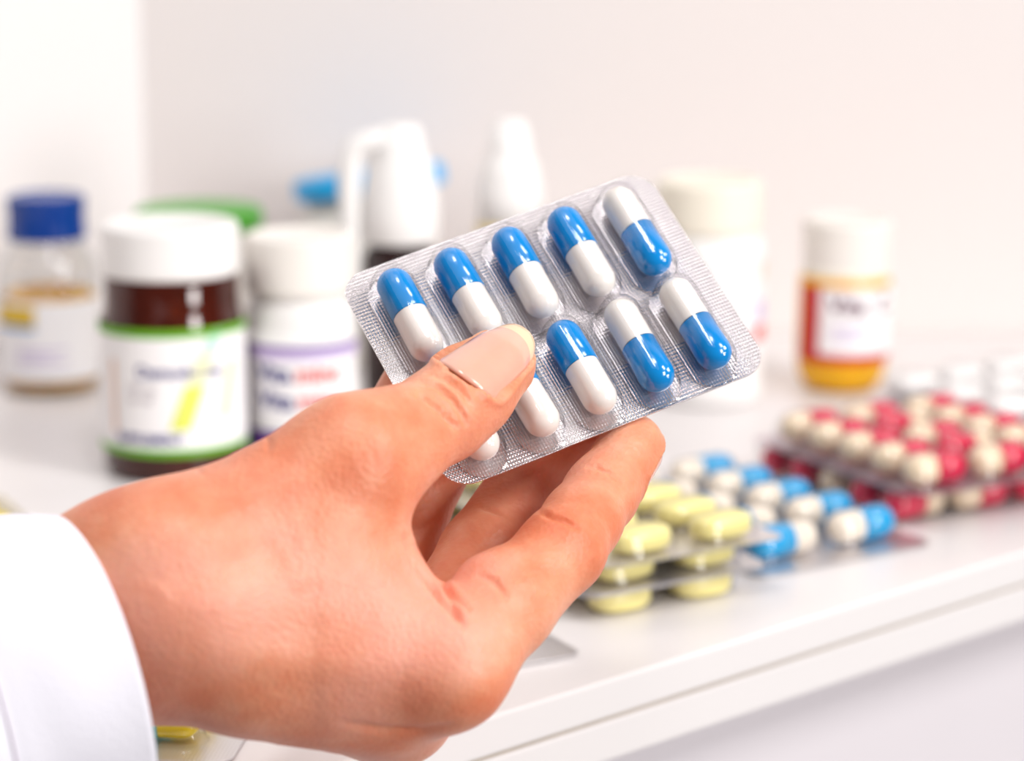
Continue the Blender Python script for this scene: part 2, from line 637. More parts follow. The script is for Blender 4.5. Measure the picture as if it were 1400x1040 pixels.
def capsule_pair(pack, body_me, cap_me, at, swap, mb, mc, jitter=0.0, tag=None):
    b = bpy.data.objects.new('capsule', body_me)
    COL.objects.link(b)
    b.parent = pack
    b.location = at
    b.rotation_euler = (random.uniform(-1, 1) * 3, 0, (PI if swap else 0) + random.uniform(-jitter, jitter))
    c = bpy.data.objects.new('capsule_cap', cap_me)
    COL.objects.link(c)
    c.parent = b
    return b


def mk(me, mat):
    me.materials.append(mat)
    me.polygons.foreach_set('use_smooth', [True] * len(me.polygons))
    return me


def make_pack(name, label, cat, loc, udir, us, vs, W, H, x0, y0, bub, foil, content, group=None, face_down=False, lift=0.0, rad=0.004):
    """a pack lying on the shelf; us/vs are cell centres in its own frame (u along the cells)"""
    t = thing(name, label, cat, (loc[0], loc[1], Z0 + max(lift, 0.0007)), math.atan2(udir[1], udir[0]), group)
    holder = t
    if face_down:
        t.rotation_euler = (PI, 0, math.atan2(udir[1], udir[0]))
    sgn = -1 if face_down else 1
    f = link('foil_sheet', sheet_mesh('foil_sheet', W, H, rad, 0.0003, None, x0, sgn * y0), [foil], t, False)
    L, r, h = bub
    bm_ = mk(bubble_mesh('bubble', L, r, h, ns=6, rings=6), M['bubble'])
    for u in us:
        for v in vs:
            b = bpy.data.objects.new('bubble', bm_)
            COL.objects.link(b)
            b.parent = t
            b.location = (u, sgn * v, 0)
    kind = content[0]
    if kind == 'capsule':
        _, r_, len_, mb, mc, pattern = content
        bme = mk(capsule_half('capsule', r_, len_ / 2, False, segs=16), mb)
        cme = mk(capsule_half('capsule_cap', r_ * 1.04, len_ / 2, True, True, segs=16, lap=len_ * .08), mc)
        for i, u in enumerate(us):
            for j, v in enumerate(vs):
                capsule_pair(t, bme, cme, (u, sgn * v, r_ * 1.04 + 0.0003), pattern(i, j), mb, mc, 0.04)
    else:
        _, a, b_, c, mat = content
        tme = mk(superellipsoid('tablet', a, b_, c, 0.55, 0.75 if a > b_ * 1.3 else 0.6), mat)
        for u in us:
            for v in vs:
                o = bpy.data.objects.new('tablet', tme)
                COL.objects.link(o)
                o.parent = t
                o.location = (u, sgn * v, c + 0.0004)
                o.rotation_euler = (0, 0, random.uniform(-.05, .05))
    return t


# ---- the held pack: pose fitted in space (0.5 m from the lens, 69 x 53 mm)
pO = np.array([0.00789757, -0.01118225, 0.5])
pe1 = np.array([0.89583928, -0.34224605, 0.28344246])
pe2 = np.array([0.44111368, 0.76205094, -0.47402225])
pN = np.cross(pe1, pe2)                 # away from the lens
PW, PH = 0.0687, 0.0530


def pack_at(px, py, off):
    """camera-space point over the pack plane, off metres in front of it"""
    d = np.array([(px - 700) / F, (py - 520) / F, 1.0])
    o = pO - pN * off
    return d * ((o @ pN) / (d @ pN))


held = thing('blister_pack', 'silver blister pack of ten blue and white capsules held between thumb and fingers', 'blister pack', group=None)
X = d2w(pe1)
Y = -d2w(pe2)
Zv = -d2w(pN)
held.matrix_world = Matrix((
    (X[0], Y[0], Zv[0], c2w(pO)[0]), (X[1], Y[1], Zv[1], c2w(pO)[1]), (X[2], Y[2], Zv[2], c2w(pO)[2]), (0, 0, 0, 1)))
cells = [(-0.0258 + 0.0124 * i, y) for y in (0.0106, -0.0138) for i in range(5)]
BL, BR, BH = 0.0078, 0.0046, 0.0080
floors = [[(cx + y, cy + x) for x, y in stadium(BL, BR + 0.0003, 8)] for cx, cy in cells]
link('foil_sheet', sheet_mesh('foil_sheet', PW, PH, 0.0056, 0.00032, floors), [M['foil'], M['foil_flat']], held, False)
bub = mk(bubble_mesh('bubble', BL, BR, BH, rings=12, ns=14), M['bubble'])
hb = mk(capsule_half('capsule', 0.00345, 0.0109, False, segs=40), M['capsule_white'])
hc = mk(capsule_half('capsule_cap', 0.0036, 0.0109, True, True, segs=40), M['capsule_blue'])
for k, (cx, cy) in enumerate(cells):
    o = bpy.data.objects.new('bubble', bub)
    COL.objects.link(o)
    o.parent = held
    o.location = (cx, cy, 0)
    o.rotation_euler = (0, 0, PI / 2)
    blue_low = k in (4, 8, 9)           # these three have the blue half towards the lower edge
    b = capsule_pair(held, hb, hc, (cx, cy, 0.0041), False, None, None)
    b.rotation_euler = (random.uniform(-1, 1), 0, (PI / 2 if blue_low else -PI / 2) + random.uniform(-.03, .03))

# ---- packs lying on the shelf
# three packs of pale yellow tablets in one stack near the front edge
yu = np.array([0.855, 0.518])
yv = np.array([-0.518, 0.855])
y00 = np.array([0.0255, 0.5845])
ycont = ('tablet', 0.0080, 0.0050, 0.0030, M['tablet_yellow'])
yus, yvs = [0, 0.0235], [0.0147 * i for i in range(7)]
yW, yH, yx, yy = 0.052, 0.105, 0.01175, 0.0441
for lab, off, lift, down in (
        ('pale yellow tablet pack lying face down on the shelf, lowest of the yellow stack', (0, 0), 0.0068, True),
        ('pale yellow tablet pack in the middle of the yellow stack, face up on another pack', (0.0005, 0.0003), 0.0076, False),
        ('pale yellow tablet pack lying face up on top of the yellow stack', (0.0045, -0.0005), 0.0146, False)):
    make_pack('tablet_pack', lab, 'blister pack', y00 + np.array(off), yu, yus, yvs, yW, yH, yx, yy,
              (0.0042, 0.0055, 0.0066), M['foil_far'], ycont, 'stack of yellow tablet packs', down, lift)

# blue and white capsules, one pack face up
bu = np.array([0.835, 0.55])
make_pack('capsule_pack', 'silver pack of sky blue and white capsules flat beside the yellow tablet stack', 'blister pack',
          (0.0685, 0.6275), bu, [0, 0.0262], [0.0168 * i for i in range(5)], 0.058, 0.090, 0.0131, 0.0336,
          (0.0064, 0.0054, 0.0092), M['foil_far'], ('capsule', 0.0043, 0.021, M['capsule_ivory'], M['capsule_cyan'], lambda i, j: i == 1))

# crimson and cream capsules, two packs back to back
ru = np.array([0.875, 0.484])
rcont = ('capsule', 0.0043, 0.0190, M['capsule_cream'], M['capsule_red'], lambda i, j: i != 1 or j % 2 == 0)
rcont2 = ('capsule', 0.0043, 0.0190, M['capsule_cream'], M['capsule_red'], lambda i, j: j == 2 or (i == 1 and j != 3))
for lab, off, lift, down, cont in (
        ('crimson and cream capsule pack lying face down on the shelf under another', (-0.0045, 0.0035), 0.0100, True, rcont2),
        ('crimson and cream capsule pack lying face up on top of another', (0.0, -0.001), 0.0108, False, rcont)):
    make_pack('capsule_pack', lab, 'blister pack', np.array([0.1125, 0.663]) + np.array(off), ru, [0, 0.0215, 0.043], [0.0142 * i for i in range(5)],
              0.0635, 0.072, 0.0222, 0.0284, (0.0058, 0.0053, 0.0094), M['foil_violet'], cont, 'pair of crimson capsule packs', down, lift)

# large white tablets, two packs
wu = np.array([0.81, 0.586])
for lab, off, lift, down in (
        ('white tablet pack lying face down at the back of the shelf under another', (0, 0), 0.0080, True),
        ('white tablet pack lying face up on top of another at the back', (-0.004, -0.004), 0.0089, False)):
    make_pack('tablet_pack', lab, 'blister pack', np.array([0.152, 0.756]) + np.array(off), wu, [0, 0.0205, 0.041], [0.0195 * i for i in range(3)],
              0.064, 0.060, 0.0205, 0.0195, (0.0018, 0.0072, 0.0074), M['foil_far'], ('tablet', 0.0078, 0.0066, 0.0032, M['tablet_white']),
              'pair of white tablet packs', down, lift)

# a pack of yellow capsules under the wrist, a corner of a pack behind the knuckles, and one at the left edge
make_pack('capsule_pack', 'silver pack with a glossy yellow capsule lying on the shelf under the wrist', 'blister pack',
          (-0.0730, 0.4935), np.array([0.995, -0.1]), [-0.026, 0.0], [0, 0.0128, 0.0256], 0.058, 0.044, -0.0105, 0.0102,
          (0.0066, 0.0046, 0.0075), M['foil_far'], ('capsule', 0.0034, 0.020, M['capsule_yellow'], M['capsule_teal'], lambda i, j: False))
make_pack('tablet_pack', 'silver foil corner of a tablet pack peeking out behind the index knuckle', 'blister pack',
          (-0.020, 0.5500), np.array([0.88, 0.475]), [-0.012, 0.008], [-0.008, 0.008], 0.054, 0.036, 0.0045, 0.0,
          (0.003, 0.0045, 0.004), M['foil_far'], ('tablet', 0.0060, 0.0038, 0.0017, M['tablet_white']))
make_pack('tablet_pack', 'golden yellow tablet pack at the left edge above the sleeve', 'blister pack',
          (-0.1515, 0.662), np.array([0.9, 0.43]), [-0.016, 0.006], [-0.014, 0, 0.014], 0.050, 0.048, -0.004, 0.0,
          (0.0042, 0.0050, 0.0054), M['foil_gold'], ('tablet', 0.0078, 0.0046, 0.0023, M['capsule_yellow']))


# ------------------------------------------------------------------ bottles
def stand(px, base_row):
    x, y = ground(px, base_row)
    return x, y


# ---- brown glass jar with a white lid
x, y = stand(241, 640)
jar = thing('pill_jar', 'brown glass pill jar with white lid and a white label edged in green', 'jar', (x, y, Z0))
hgt = lambda row: height_at(y, row)
r_g = half_width(y, .05, 91)
r_l = half_width(y, .02, 99)
z_lb, z_lt, z_c0, z_c1 = hgt(601), hgt(434), hgt(371), hgt(303)
prof = [(0, 0), (r_l * .8, 0)] + rounded(r_l * .8, 0.0, r_l - .0006, 0.004, convex=False)
prof += [(r_l - .0006, z_lt - 0.001)] + [(r_l - .0014, z_lt + .002), (r_g, z_lt + .005), (r_g, z_c0 + .002), (r_g * .9, z_c0 + .004)]
link('jar_body', lathe('jar_body', prof, 64), M['brown_glass'], jar)
link('lid', ridged_cap('lid', half_width(y, .06, 94), z_c0, z_c1, ridges=70, depth=0.00015, bev=0.0016), M['white_plastic'], jar)
lab = link('label', wrap_grid('label', r_l, -1.7, 1.7, z_lb, z_lt, 48, 1), M['paper'], jar)
e_ = 0.00025
link('green_band', wrap_grid('green_band', r_l + e_, -1.7, 1.7, z_lt - .0022, z_lt + .0002, 48), M['green_print'], lab)
link('green_band', wrap_grid('green_band', r_l + e_, -1.7, 1.7, z_lb - .0002, z_lb + .0018, 48), M['green_print'], lab)
link('brand_text', text_mesh('brand_text', 'Demoderma', 0.0049, r_l + e_, 0.22, z_lt - .0135, bold=0.0001), M['navy'], lab)
link('bottom_text', text_mesh('bottom_text', 'SUPPLEMENT', 0.0036, r_l + e_, -0.24, z_lb + .0036, bold=.00012), M['navy'], lab)
for k, s in enumerate(('100 mg', '60 tab')):
    link('small_text', text_mesh('small_text', s, 0.0030, r_l + e_, -0.33, z_lb + .0185 - k * .0032), M['grey_print'], lab)
link('side_text', wrap_grid('side_text', r_l + e_, -1.35, -1.30, z_lb + .008, z_lt - .010, 2), M['grey_print'], lab)
link('side_stripe', wrap_grid('side_stripe', r_l + e_, -.83, -.74, z_lb + .006, z_lt - .009, 4), M['salmon'], lab)
link('tube_picture', wrap_grid('tube_picture', r_l + e_, .06, .34, z_lb + .0075, z_lb + .020, 6, 6, shear=.22), M['lime'], lab)
link('tube_picture', wrap_grid('tube_picture', r_l + e_, .30, .56, z_lb + .020, z_lb + .029, 6, 4, shear=.16), M['pale_lime'], lab)
link('tube_picture', wrap_grid('tube_picture', r_l + e_, .50, .70, z_lb + .029, z_lb + .0355, 6, 3, shear=.2), M['mint'], lab)
link('tube_picture', wrap_grid('tube_picture', r_l + e_, .78, .96, z_lb + .010, z_lb + .026, 6, 4, shear=.16), M['pale_lime'], lab)

# ---- white vitamin bottle
x, y = stand(414, 622)
vb = thing('pill_bottle', 'white plastic vitamin bottle with purple topped label beside the brown jar', 'bottle', (x, y, Z0))
hgt = lambda row: height_at(y, row)
r_b = half_width(y, .02, 76)
r_c = half_width(y, .06, 74)
z_c1, z_c0, z_sh, z_lt, z_lb = hgt(318), hgt(396), hgt(430), hgt(459), hgt(606)
prof = [(0, 0), (r_b * .85, 0)] + rounded(r_b * .85, 0.0, r_b - .0003, 0.003, convex=False)
prof += [(r_b - .0003, z_sh - .004)] + rounded(r_b - .0003, z_sh - .004, r_c * .86, z_c0 - .0018, 8) + [(r_c * .86, z_c0 + .001)]
link('bottle_body', lathe('bottle_body', prof, 56), M['white_plastic'], vb)
link('screw_cap', ridged_cap('screw_cap', r_c, z_c0, z_c1, ridges=64, depth=0.0003, bev=.0014), M['soft_white'], vb)
lab = link('label', wrap_grid('label', r_b, -1.5, 1.5, z_lb, z_lt, 40), M['paper'], vb)
link('purple_band', wrap_grid('purple_band', r_b + e_, -1.5, 1.5, z_lt - .0016, z_lt, 40), M['purple'], lab)
link('lilac_band', wrap_grid('lilac_band', r_b + e_, -1.5, 1.5, z_lt - .0042, z_lt - .0016, 40), M['lilac'], lab)
link('purple_band', wrap_grid('purple_band', r_b + e_, -1.5, .15, z_lb + .0015, z_lb + .0072, 30), M['purple'], lab)
for zz, a0, sz in ((hgt(507), -.78, .0072), (hgt(543), -.74, .0072)):
    for s, m, da in (('Vita', 'navy', 0), ('mins', 'red_print', .76)):
        link('vitamin_text', text_mesh('vitamin_text', s, sz, r_b + e_, a0 + da, zz, align='LEFT', bold=.0002), M[m], lab)

# ---- clear glass vial with a blue cap
x, y = stand(72, 531)
vial = thing('pill_vial', 'clear glass pill vial with deep blue screw cap and white label', 'bottle', (x, y, Z0))
hgt = lambda row: height_at(y, row)
r_b = half_width(y, .02, 69)
r_c = half_width(y, .06, 54)
z_c1, z_c0 = hgt(266), hgt(325)
prof = [(0, 0.0006), (r_b * .8, 0.0006)] + rounded(r_b * .8, 0.0006, r_b, 0.004, convex=False) + [(r_b, hgt(388))]
prof += rounded(r_b, hgt(388), r_c * .88, hgt(338), 8) + [(r_c * .88, z_c0 + .003)]
link('glass_body', lathe('glass_body', prof, 56), M['clear_glass'], vial)
cap = link('screw_cap', ridged_cap('screw_cap', r_c, z_c0, z_c1, ridges=40, depth=.0003, bev=.0014, waist=.0005), M['blue_cap'], vial)
lab = link('label', wrap_grid('label', r_b + .0001, -1.9, 1.45, hgt(508), hgt(402), 44), M['paper'], vial)
link('emblem', wrap_grid('emblem', r_b + e_, -1.15, -.12, hgt(434), hgt(408), 12), M['yellow_print'], lab)
link('emblem_bar', wrap_grid('emblem_bar', r_b + e_, -1.15, -.12, hgt(441), hgt(434), 12), M['sky_print'], lab)
for k in range(3):
    link('text_line', wrap_grid('text_line', r_b + e_, -.5, .5 - .3 * (k % 2), hgt(468 + 9 * k), hgt(464 + 9 * k), 10), M['lilac'], lab)
gel = superellipsoid('softgels', .0042, .0028, .0026, 1, 1, 10, 6)
gv = np.array([v.co for v in gel.vertices])
gf = [tuple(p.vertices) for p in gel.polygons]
verts, faces = [], []
lvl = [(0.0036, 13, r_b - .0046), (0.0036, 7, r_b - .0100), (0.0074, 13, r_b - .0046), (0.0074, 7, .0065)]
for zz in np.arange(0.012, hgt(395), 0.0048):
    lvl.append((zz, 13 if zz < 0.034 else 4, r_b - .0046))
for zz, n, rr in lvl:
    for i in range(n):
        a = 2 * PI * i / n + zz * 700
        ca, sa = math.cos(a + 1.3), math.sin(a + 1.3)
        k = len(verts)
        for q in gv:
            verts.append((rr * math.cos(a) + q[0] * ca - q[1] * sa, rr * math.sin(a) + q[0] * sa + q[1] * ca, zz + q[2]))
        faces += [tuple(k + i_ for i_ in f) for f in gf]
so = link('softgels', mesh_from('softgels', verts, faces), M['softgel'], vial)
so['kind'] = 'stuff'

# ---- jar with green lid behind
gx, gy = -0.1035, 0.838
gj = thing('lidded_jar', 'white jar with bright green lid half hidden behind the brown jar', 'jar', (gx, gy, Z0))
z1 = height_at(gy, 283)
rg = half_width(gy, z1, 88)
prof = [(0, 0), (rg * .8, 0)] + rounded(rg * .8, 0, rg * .94, .004, convex=False) + [(rg * .94, z1 - .010), (rg * .86, z1 - .006)]
link('jar_body', lathe('jar_body', prof, 48), M['soft_white'], gj)
link('lid', lathe('lid', cap_profile(rg, z1 - .0065, z1, .0022), 64), M['green'], gj)

# ---- white canister with a tilted sky blue lid
gx, gy = -0.0498, 0.888
cj = thing('canister', 'white canister with sky blue lid set ajar behind the throat spray', 'jar', (gx, gy, Z0))
z1 = height_at(gy, 233)
rg = half_width(gy, z1, 104)
prof = [(0, 0), (rg * .8, 0)] + rounded(rg * .8, 0, rg * .88, .004, convex=False) + [(rg * .88, z1 - .013), (rg * .82, z1 - .011)]
link('canister_body', lathe('canister_body', prof, 48), M['soft_white'], cj)
lid = link('lid', lathe('lid', cap_profile(rg, -.0040, .0035, .002), 64), M['cyan'], cj)
lid.location = (0, 0, z1 - .0035)
lid.rotation_euler = (math.radians(-4.5), math.radians(-7.5), 0)

# ---- throat spray with a folded applicator arm
x, y = stand(550, 581)
sp = thing('throat_spray', 'dark brown throat spray bottle with white pump and hanging applicator arm', 'spray bottle', (x, y, Z0))
hgt = lambda row: height_at(y, row)
r_d = half_width(y, .04, 52)
z_p0, z_p1 = hgt(330), hgt(170)
prof = [(0, 0), (r_d * .85, 0)] + rounded(r_d * .85, 0, r_d, .003, convex=False) + [(r_d, z_p0 - .006)] + rounded(r_d, z_p0 - .006, r_d * .7, z_p0 - .001) + [(r_d * .7, z_p0 + .002)]
link('bottle_body', lathe('bottle_body', prof, 48), M['dark_glass'], sp)
h0 = z_p1 - z_p0
rp = half_width(y, .06, 53)
rt = half_width(y, .09, 31)
prof = [(0, z_p0), (rp - .001, z_p0), (rp, z_p0 + .001), (rp, z_p0 + h0 * .28), (rp * .97, z_p0 + h0 * .40), (rp * .82, z_p0 + h0 * .66), (rt * 1.08, z_p0 + h0 * .82), (rt, z_p1 - .0035)]
prof += rounded(rt, z_p1 - .0035, rt - .0025, z_p1) + [(0, z_p1)]
link('pump_head', lathe('pump_head', prof, 48), M['white_plastic'], sp)


def tube(name, pts, radii, segs=14, cap=True):
    pts = [np.array(p, float) for p in pts]
    verts, faces = [], []
    n = len(pts)
    up = None
    for i, p in enumerate(pts):
        t = pts[min(i + 1, n - 1)] - pts[max(i - 1, 0)]
        t /= np.linalg.norm(t)
        if up is None:
            up = np.cross(t, [0, 1, 0.01])
            if np.linalg.norm(up) < .1:
                up = np.cross(t, [1, 0, 0])
        a = up - t * (up @ t)
        a /= np.linalg.norm(a)
        up = a
        b = np.cross(t, a)
        r = radii[i] if hasattr(radii, '__len__') else radii
        for k in range(segs):
            an = 2 * PI * k / segs
            verts.append(p + r * (a * math.cos(an) + b * math.sin(an)))
    for i in range(n - 1):
        for k in range(segs):
            j = (k + 1) % segs
            faces.append((i * segs + k, i * segs + j, (i + 1) * segs + j, (i + 1) * segs + k))
    if cap:
        faces.append(tuple(range(segs - 1, -1, -1)))
        faces.append(tuple((n - 1) * segs + k for k in range(segs)))
    return mesh_from(name, verts, faces)


s_ = (y * CP + .1 * SP) / F               # metres per pixel at the spray
ax = lambda px: (px - 550) * s_
arm_pts = [(ax(566), -.001, z_p1 - .0035), (ax(540), -.002, z_p1 - .0040), (ax(515), -.003, z_p1 - .0046), (ax(494), -.0032, z_p1 - .0058), (ax(485), -.0032, z_p1 - .0085),
           (ax(482), -.0032, z_p1 - .013), (ax(481), -.0032, z_p1 - .02), (ax(482), -.0032, z_p1 - .04), (ax(484), -.0032, z_p1 - .062)]
arm_r = [.0040, .0038, .0036, .0036, .0037, .0037, .0035, .0032, .0031]
link('applicator_arm', tube('applicator_arm', arm_pts, arm_r), M['white_plastic'], sp)

# ---- nasal spray
x, y = stand(697, 552)
ns = thing('nasal_spray', 'white nasal spray bottle with stepped tapering cap behind the held pack', 'spray bottle', (x, y, Z0))
hgt = lambda row: height_at(y, row)
rr = half_width(y, .05, 45)
r2 = half_width(y, .08, 40)
r1 = half_width(y, .08, 32)
r0 = half_width(y, .09, 24)
prof = [(0, 0), (rr * .85, 0)] + rounded(rr * .85, 0, rr, .003, convex=False) + [(rr, hgt(330)), (rr * .9, hgt(318)), (rr * .7, hgt(314))]
link('bottle_body', lathe('bottle_body', prof, 40), M['soft_white'], ns)
prof = [(0, hgt(306)), (rr, hgt(306)), (rr * 1.0, hgt(260)), (r2, hgt(232)), (r2 * .95, hgt(222)), (r1, hgt(216)), (r1 * .95, hgt(200)), (r0, hgt(172))] + rounded(r0, hgt(172), r0 * .6, hgt(163)) + [(0, hgt(163))]
link('spray_cap', lathe('spray_cap', prof, 40), M['white_plastic'], ns)
link('yellow_ring', lathe('yellow_ring', [(rr * .9, hgt(314)), (rr * 1.02, hgt(314)), (rr * 1.02, hgt(304)), (rr * .9, hgt(304))], 40), principled('pale_gold_ring', (0.9, .72, .30), .4, noise=.03), ns)

# ---- white tub with cream lid
x, y = stand(965, 544)
tb = thing('tub', 'white medicine tub with cream lid behind the right end of the held pack', 'jar', (x, y, Z0))
hgt = lambda row: height_at(y, row)
rb_ = half_width(y, .03, 76)
rc_ = half_width(y, .06, 72)
prof = [(0, 0), (rb_ * .85, 0)] + rounded(rb_ * .85, 0, rb_, .003, convex=False) + [(rb_, hgt(338))] + rounded(rb_, hgt(338), rc_ * .92, hgt(318)) + [(rc_ * .92, hgt(312))]
link('tub_body', lathe('tub_body', prof, 48), M['white_plastic'], tb)
link('lid', ridged_cap('lid', rc_, hgt(314), hgt(244), 60, .0002, .0018), M['cream'], tb)
lab = link('label', wrap_grid('label', rb_ + .0001, -1.3, 1.5, hgt(470), hgt(345), 40), M['paper'], tb)
link('label_patch', wrap_grid('label_patch', rb_ + e_, 1.08, 1.45, hgt(378), hgt(350), 6), M['salmon'], lab)
link('label_patch', wrap_grid('label_patch', rb_ + e_, .95, 1.45, hgt(432), hgt(404), 6), M['lilac'], lab)
link('label_patch', wrap_grid('label_patch', rb_ + e_, .85, 1.45, hgt(458), hgt(438), 6), M['red_print'], lab)

# ---- amber pill bottle
x, y = stand(1148, 529)
ab = thing('pill_bottle', 'amber pill bottle with white cap and red bordered label on the right', 'bottle', (x, y, Z0))
ab.rotation_euler = (0, math.radians(1.2), 0)
hgt = lambda row: height_at(y, row)
r_top = half_width(y, .03, 62)
r_bot = half_width(y, .0, 52)
zl0, zl1 = hgt(487), hgt(384)
rf = lambda z: r_bot + (r_top - r_bot) * min(1, max(0, z / zl0)) ** .6
prof = [(0, .0005), (r_bot * .85, .0005)] + rounded(r_bot * .85, .0005, r_bot, .003, convex=False)
prof += [(rf(z), z) for z in np.linspace(.004, zl0, 6)] + [(r_top, zl1 + .001)] + [(r_top * .95, hgt(374))]
link('bottle_body', lathe('bottle_body', prof, 48), M['amber_plastic'], ab)
prof = [(r_top * .95, hgt(376)), (r_top * .95, hgt(362))]
link('neck', lathe('neck', [(0, hgt(378)), (r_top * .94, hgt(378)), (r_top * .94, hgt(364)), (0, hgt(364))], 40), M['cream'], ab)
link('screw_cap', ridged_cap('screw_cap', half_width(y, .05, 58), hgt(368), hgt(298), 50, .0003, .0015, inset=-.0006), M['soft_white'], ab)
lab = link('label', wrap_grid('label', r_top + .0002, -1.25, 1.7, zl0, zl1, 44), M['crimson'], ab)
pan = link('label_panel', wrap_grid('label_panel', r_top + .0004, -.66, 1.7, zl0 + .0032, zl1 - .0002, 36), M['paper'], lab)
link('vitamin_text', text_mesh('vitamin_text', 'Vita  C', .0080, r_top + .0006, .28, hgt(418), bold=.0002), M['plum'], lab)
for k in range(2):
    link('text_line', wrap_grid('text_line', r_top + .0006, -.35, .5 - .25 * k, hgt(442 + 12 * k), hgt(437 + 12 * k), 12), M['lilac'], lab)


# ------------------------------------------------------------------ the hand (signed distance field -> surface nets)
def Pm(px, py, z):
    return cv(px, py, z) * 1000.0


VOX = 0.6
LO = np.array([-106.0, -16.0, 404.0])
HI = np.array([40.0, 82.0, 536.0])
dims = np.ceil((HI - LO) / VOX).astype(int)
gx_ = (LO[0] + VOX * np.arange(dims[0])).astype(np.float32)
gy_ = (LO[1] + VOX * np.arange(dims[1])).astype(np.float32)
gz_ = (LO[2] + VOX * np.arange(dims[2])).astype(np.float32)
BIG = 12.0


def smin(a, b, k):
    h = np.maximum(k - np.abs(a - b), 0.0) / k
    return np.minimum(a, b) - h * h * (k * 0.25)


def seg(a, b, ra, rb):
    return (np.array(a), np.array(b), ra, rb)


def box_of(prims, pad):
    lo = np.min([np.minimum(p[0], p[1]) - max(p[2], p[3]) for p in prims], 0) - pad
    hi = np.max([np.maximum(p[0], p[1]) + max(p[2], p[3]) for p in prims], 0) + pad
    i0 = np.clip(np.floor((lo - LO) / VOX).astype(int), 0, dims)
    i1 = np.clip(np.ceil((hi - LO) / VOX).astype(int), 0, dims)
    return tuple(slice(int(a), int(b)) for a, b in zip(i0, i1))


def eval_prims(prims, sl, k):
    X_ = gx_[sl[0]][:, None, None]
    Y_ = gy_[sl[1]][None, :, None]
    Z_ = gz_[sl[2]][None, None, :]
    d = None
    for a, b, ra, rb in prims:
        ab = (b - a)
        L2 = float(ab @ ab) + 1e-9
        t = ((X_ - a[0]) * ab[0] + (Y_ - a[1]) * ab[1] + (Z_ - a[2]) * ab[2]) / L2
        t = np.clip(t, 0, 1).astype(np.float32)
        q = np.sqrt((X_ - a[0] - t * ab[0]) ** 2 + (Y_ - a[1] - t * ab[1]) ** 2 + (Z_ - a[2] - t * ab[2]) ** 2)
        q = q - (ra + (rb - ra) * t)
        d = q if d is None else smin(d, q, k)
    return d.astype(np.float32)


def chain(pts, rad):
    return [seg(pts[i], pts[i + 1], rad[i], rad[i + 1]) for i in range(len(pts) - 1)]


def pk(px, py, off):
    return pack_at(px, py, off) * 1000


# joints
T_cmc, T_mcp = Pm(215, 772, .4365), Pm(482, 632, .4500)
T_ip, T_tip = pk(606, 566, .0182), pk(682, 500, .0155)
T_ip[2] -= .5
I_mcp, I_pip, I_dip, I_tip = Pm(610, 912, .4470), Pm(768, 752, .4690), Pm(822, 674, .4850), Pm(865, 608, .4935)
M_mcp, M_pip, M_dip, M_tip = Pm(540, 962, .4630), Pm(662, 757, .4920), Pm(724, 656, .5060), Pm(795, 572, .4985)
R_mcp, R_pip, R_dip, R_tip = Pm(480, 950, .4760), Pm(545, 755, .5020), Pm(586, 648, .5080), Pm(655, 562, .4990)
P_mcp, P_pip, P_dip, P_tip = Pm(415, 890, .4880), Pm(495, 705, .5040), Pm(524, 592, .5090), Pm(556, 528, .5020)

palm_prims = [
    seg(Pm(40, 890, .437), Pm(170, 832, .4400), 15.0, 16.0),            # forearm, radial side
    seg(Pm(40, 890, .452), Pm(170, 832, .4560), 15.0, 15.8),            # forearm, ulnar side
    seg(Pm(110, 800, .4390), T_cmc, 9.0, 10.0),
    seg(T_cmc, T_mcp, 11.0, 10.4),                                      # thumb metacarpal
    seg(Pm(190, 845, .4400), I_mcp, 14.5, 10.0),                        # index metacarpal
    seg(Pm(180, 850, .4520), M_mcp, 14.0, 9.6),
    seg(Pm(180, 860, .4640), R_mcp, 13.0, 9.0),
    seg(Pm(180, 850, .4740), P_mcp, 11.0, 8.5),
    seg(Pm(270, 815, .4370), Pm(430, 775, .4480), 13.5, 10.5),          # first interosseous muscle
    seg(Pm(420, 760, .4480), Pm(478, 848, .4490), 10.5, 10.0),
    seg(Pm(465, 700, .4520), Pm(535, 850, .4500), 5.0, 7.0),            # web
    seg(Pm(330, 760, .4560), Pm(450, 760, .4680), 14.0, 12.0),          # thenar mass towards the palm
    seg(Pm(350, 935, .4420), Pm(520, 962, .4520), 7.5, 7.0),
]
thumb = chain([T_mcp, T_mcp * .45 + T_ip * .55 + np.array([0, .3, 0]), T_ip, T_ip * .55 + T_tip * .45, T_tip], [10.0, 8.7, 8.3, 8.1, 6.9])
index = chain([I_mcp, I_mcp * .5 + I_pip * .5, I_pip, I_pip * .5 + I_dip * .5, I_dip, I_tip], [10.2, 8.6, 7.8, 7.2, 6.9, 6.1])
middle = chain([M_mcp, M_mcp * .5 + M_pip * .5, M_pip, M_dip, M_tip], [10.0, 8.8, 8.4, 7.5, 6.4])
ring = chain([R_mcp, R_mcp * .5 + R_pip * .5, R_pip, R_dip, R_tip], [9.2, 8.2, 7.8, 7.0, 6.0])
pinky = chain([P_mcp, P_mcp * .5 + P_pip * .5, P_pip, P_dip, P_tip], [8.2, 7.2, 6.8, 6.1, 5.3])
index += [seg(I_mcp + (0.5 * (I_pip - I_mcp)) + np.array([-3.0, -3.5, 0]), I_mcp + 0.55 * (I_pip - I_mcp) + np.array([-2.0, -3.5, 1]), 6.3, 6.0)]   # fleshy pad at the finger base

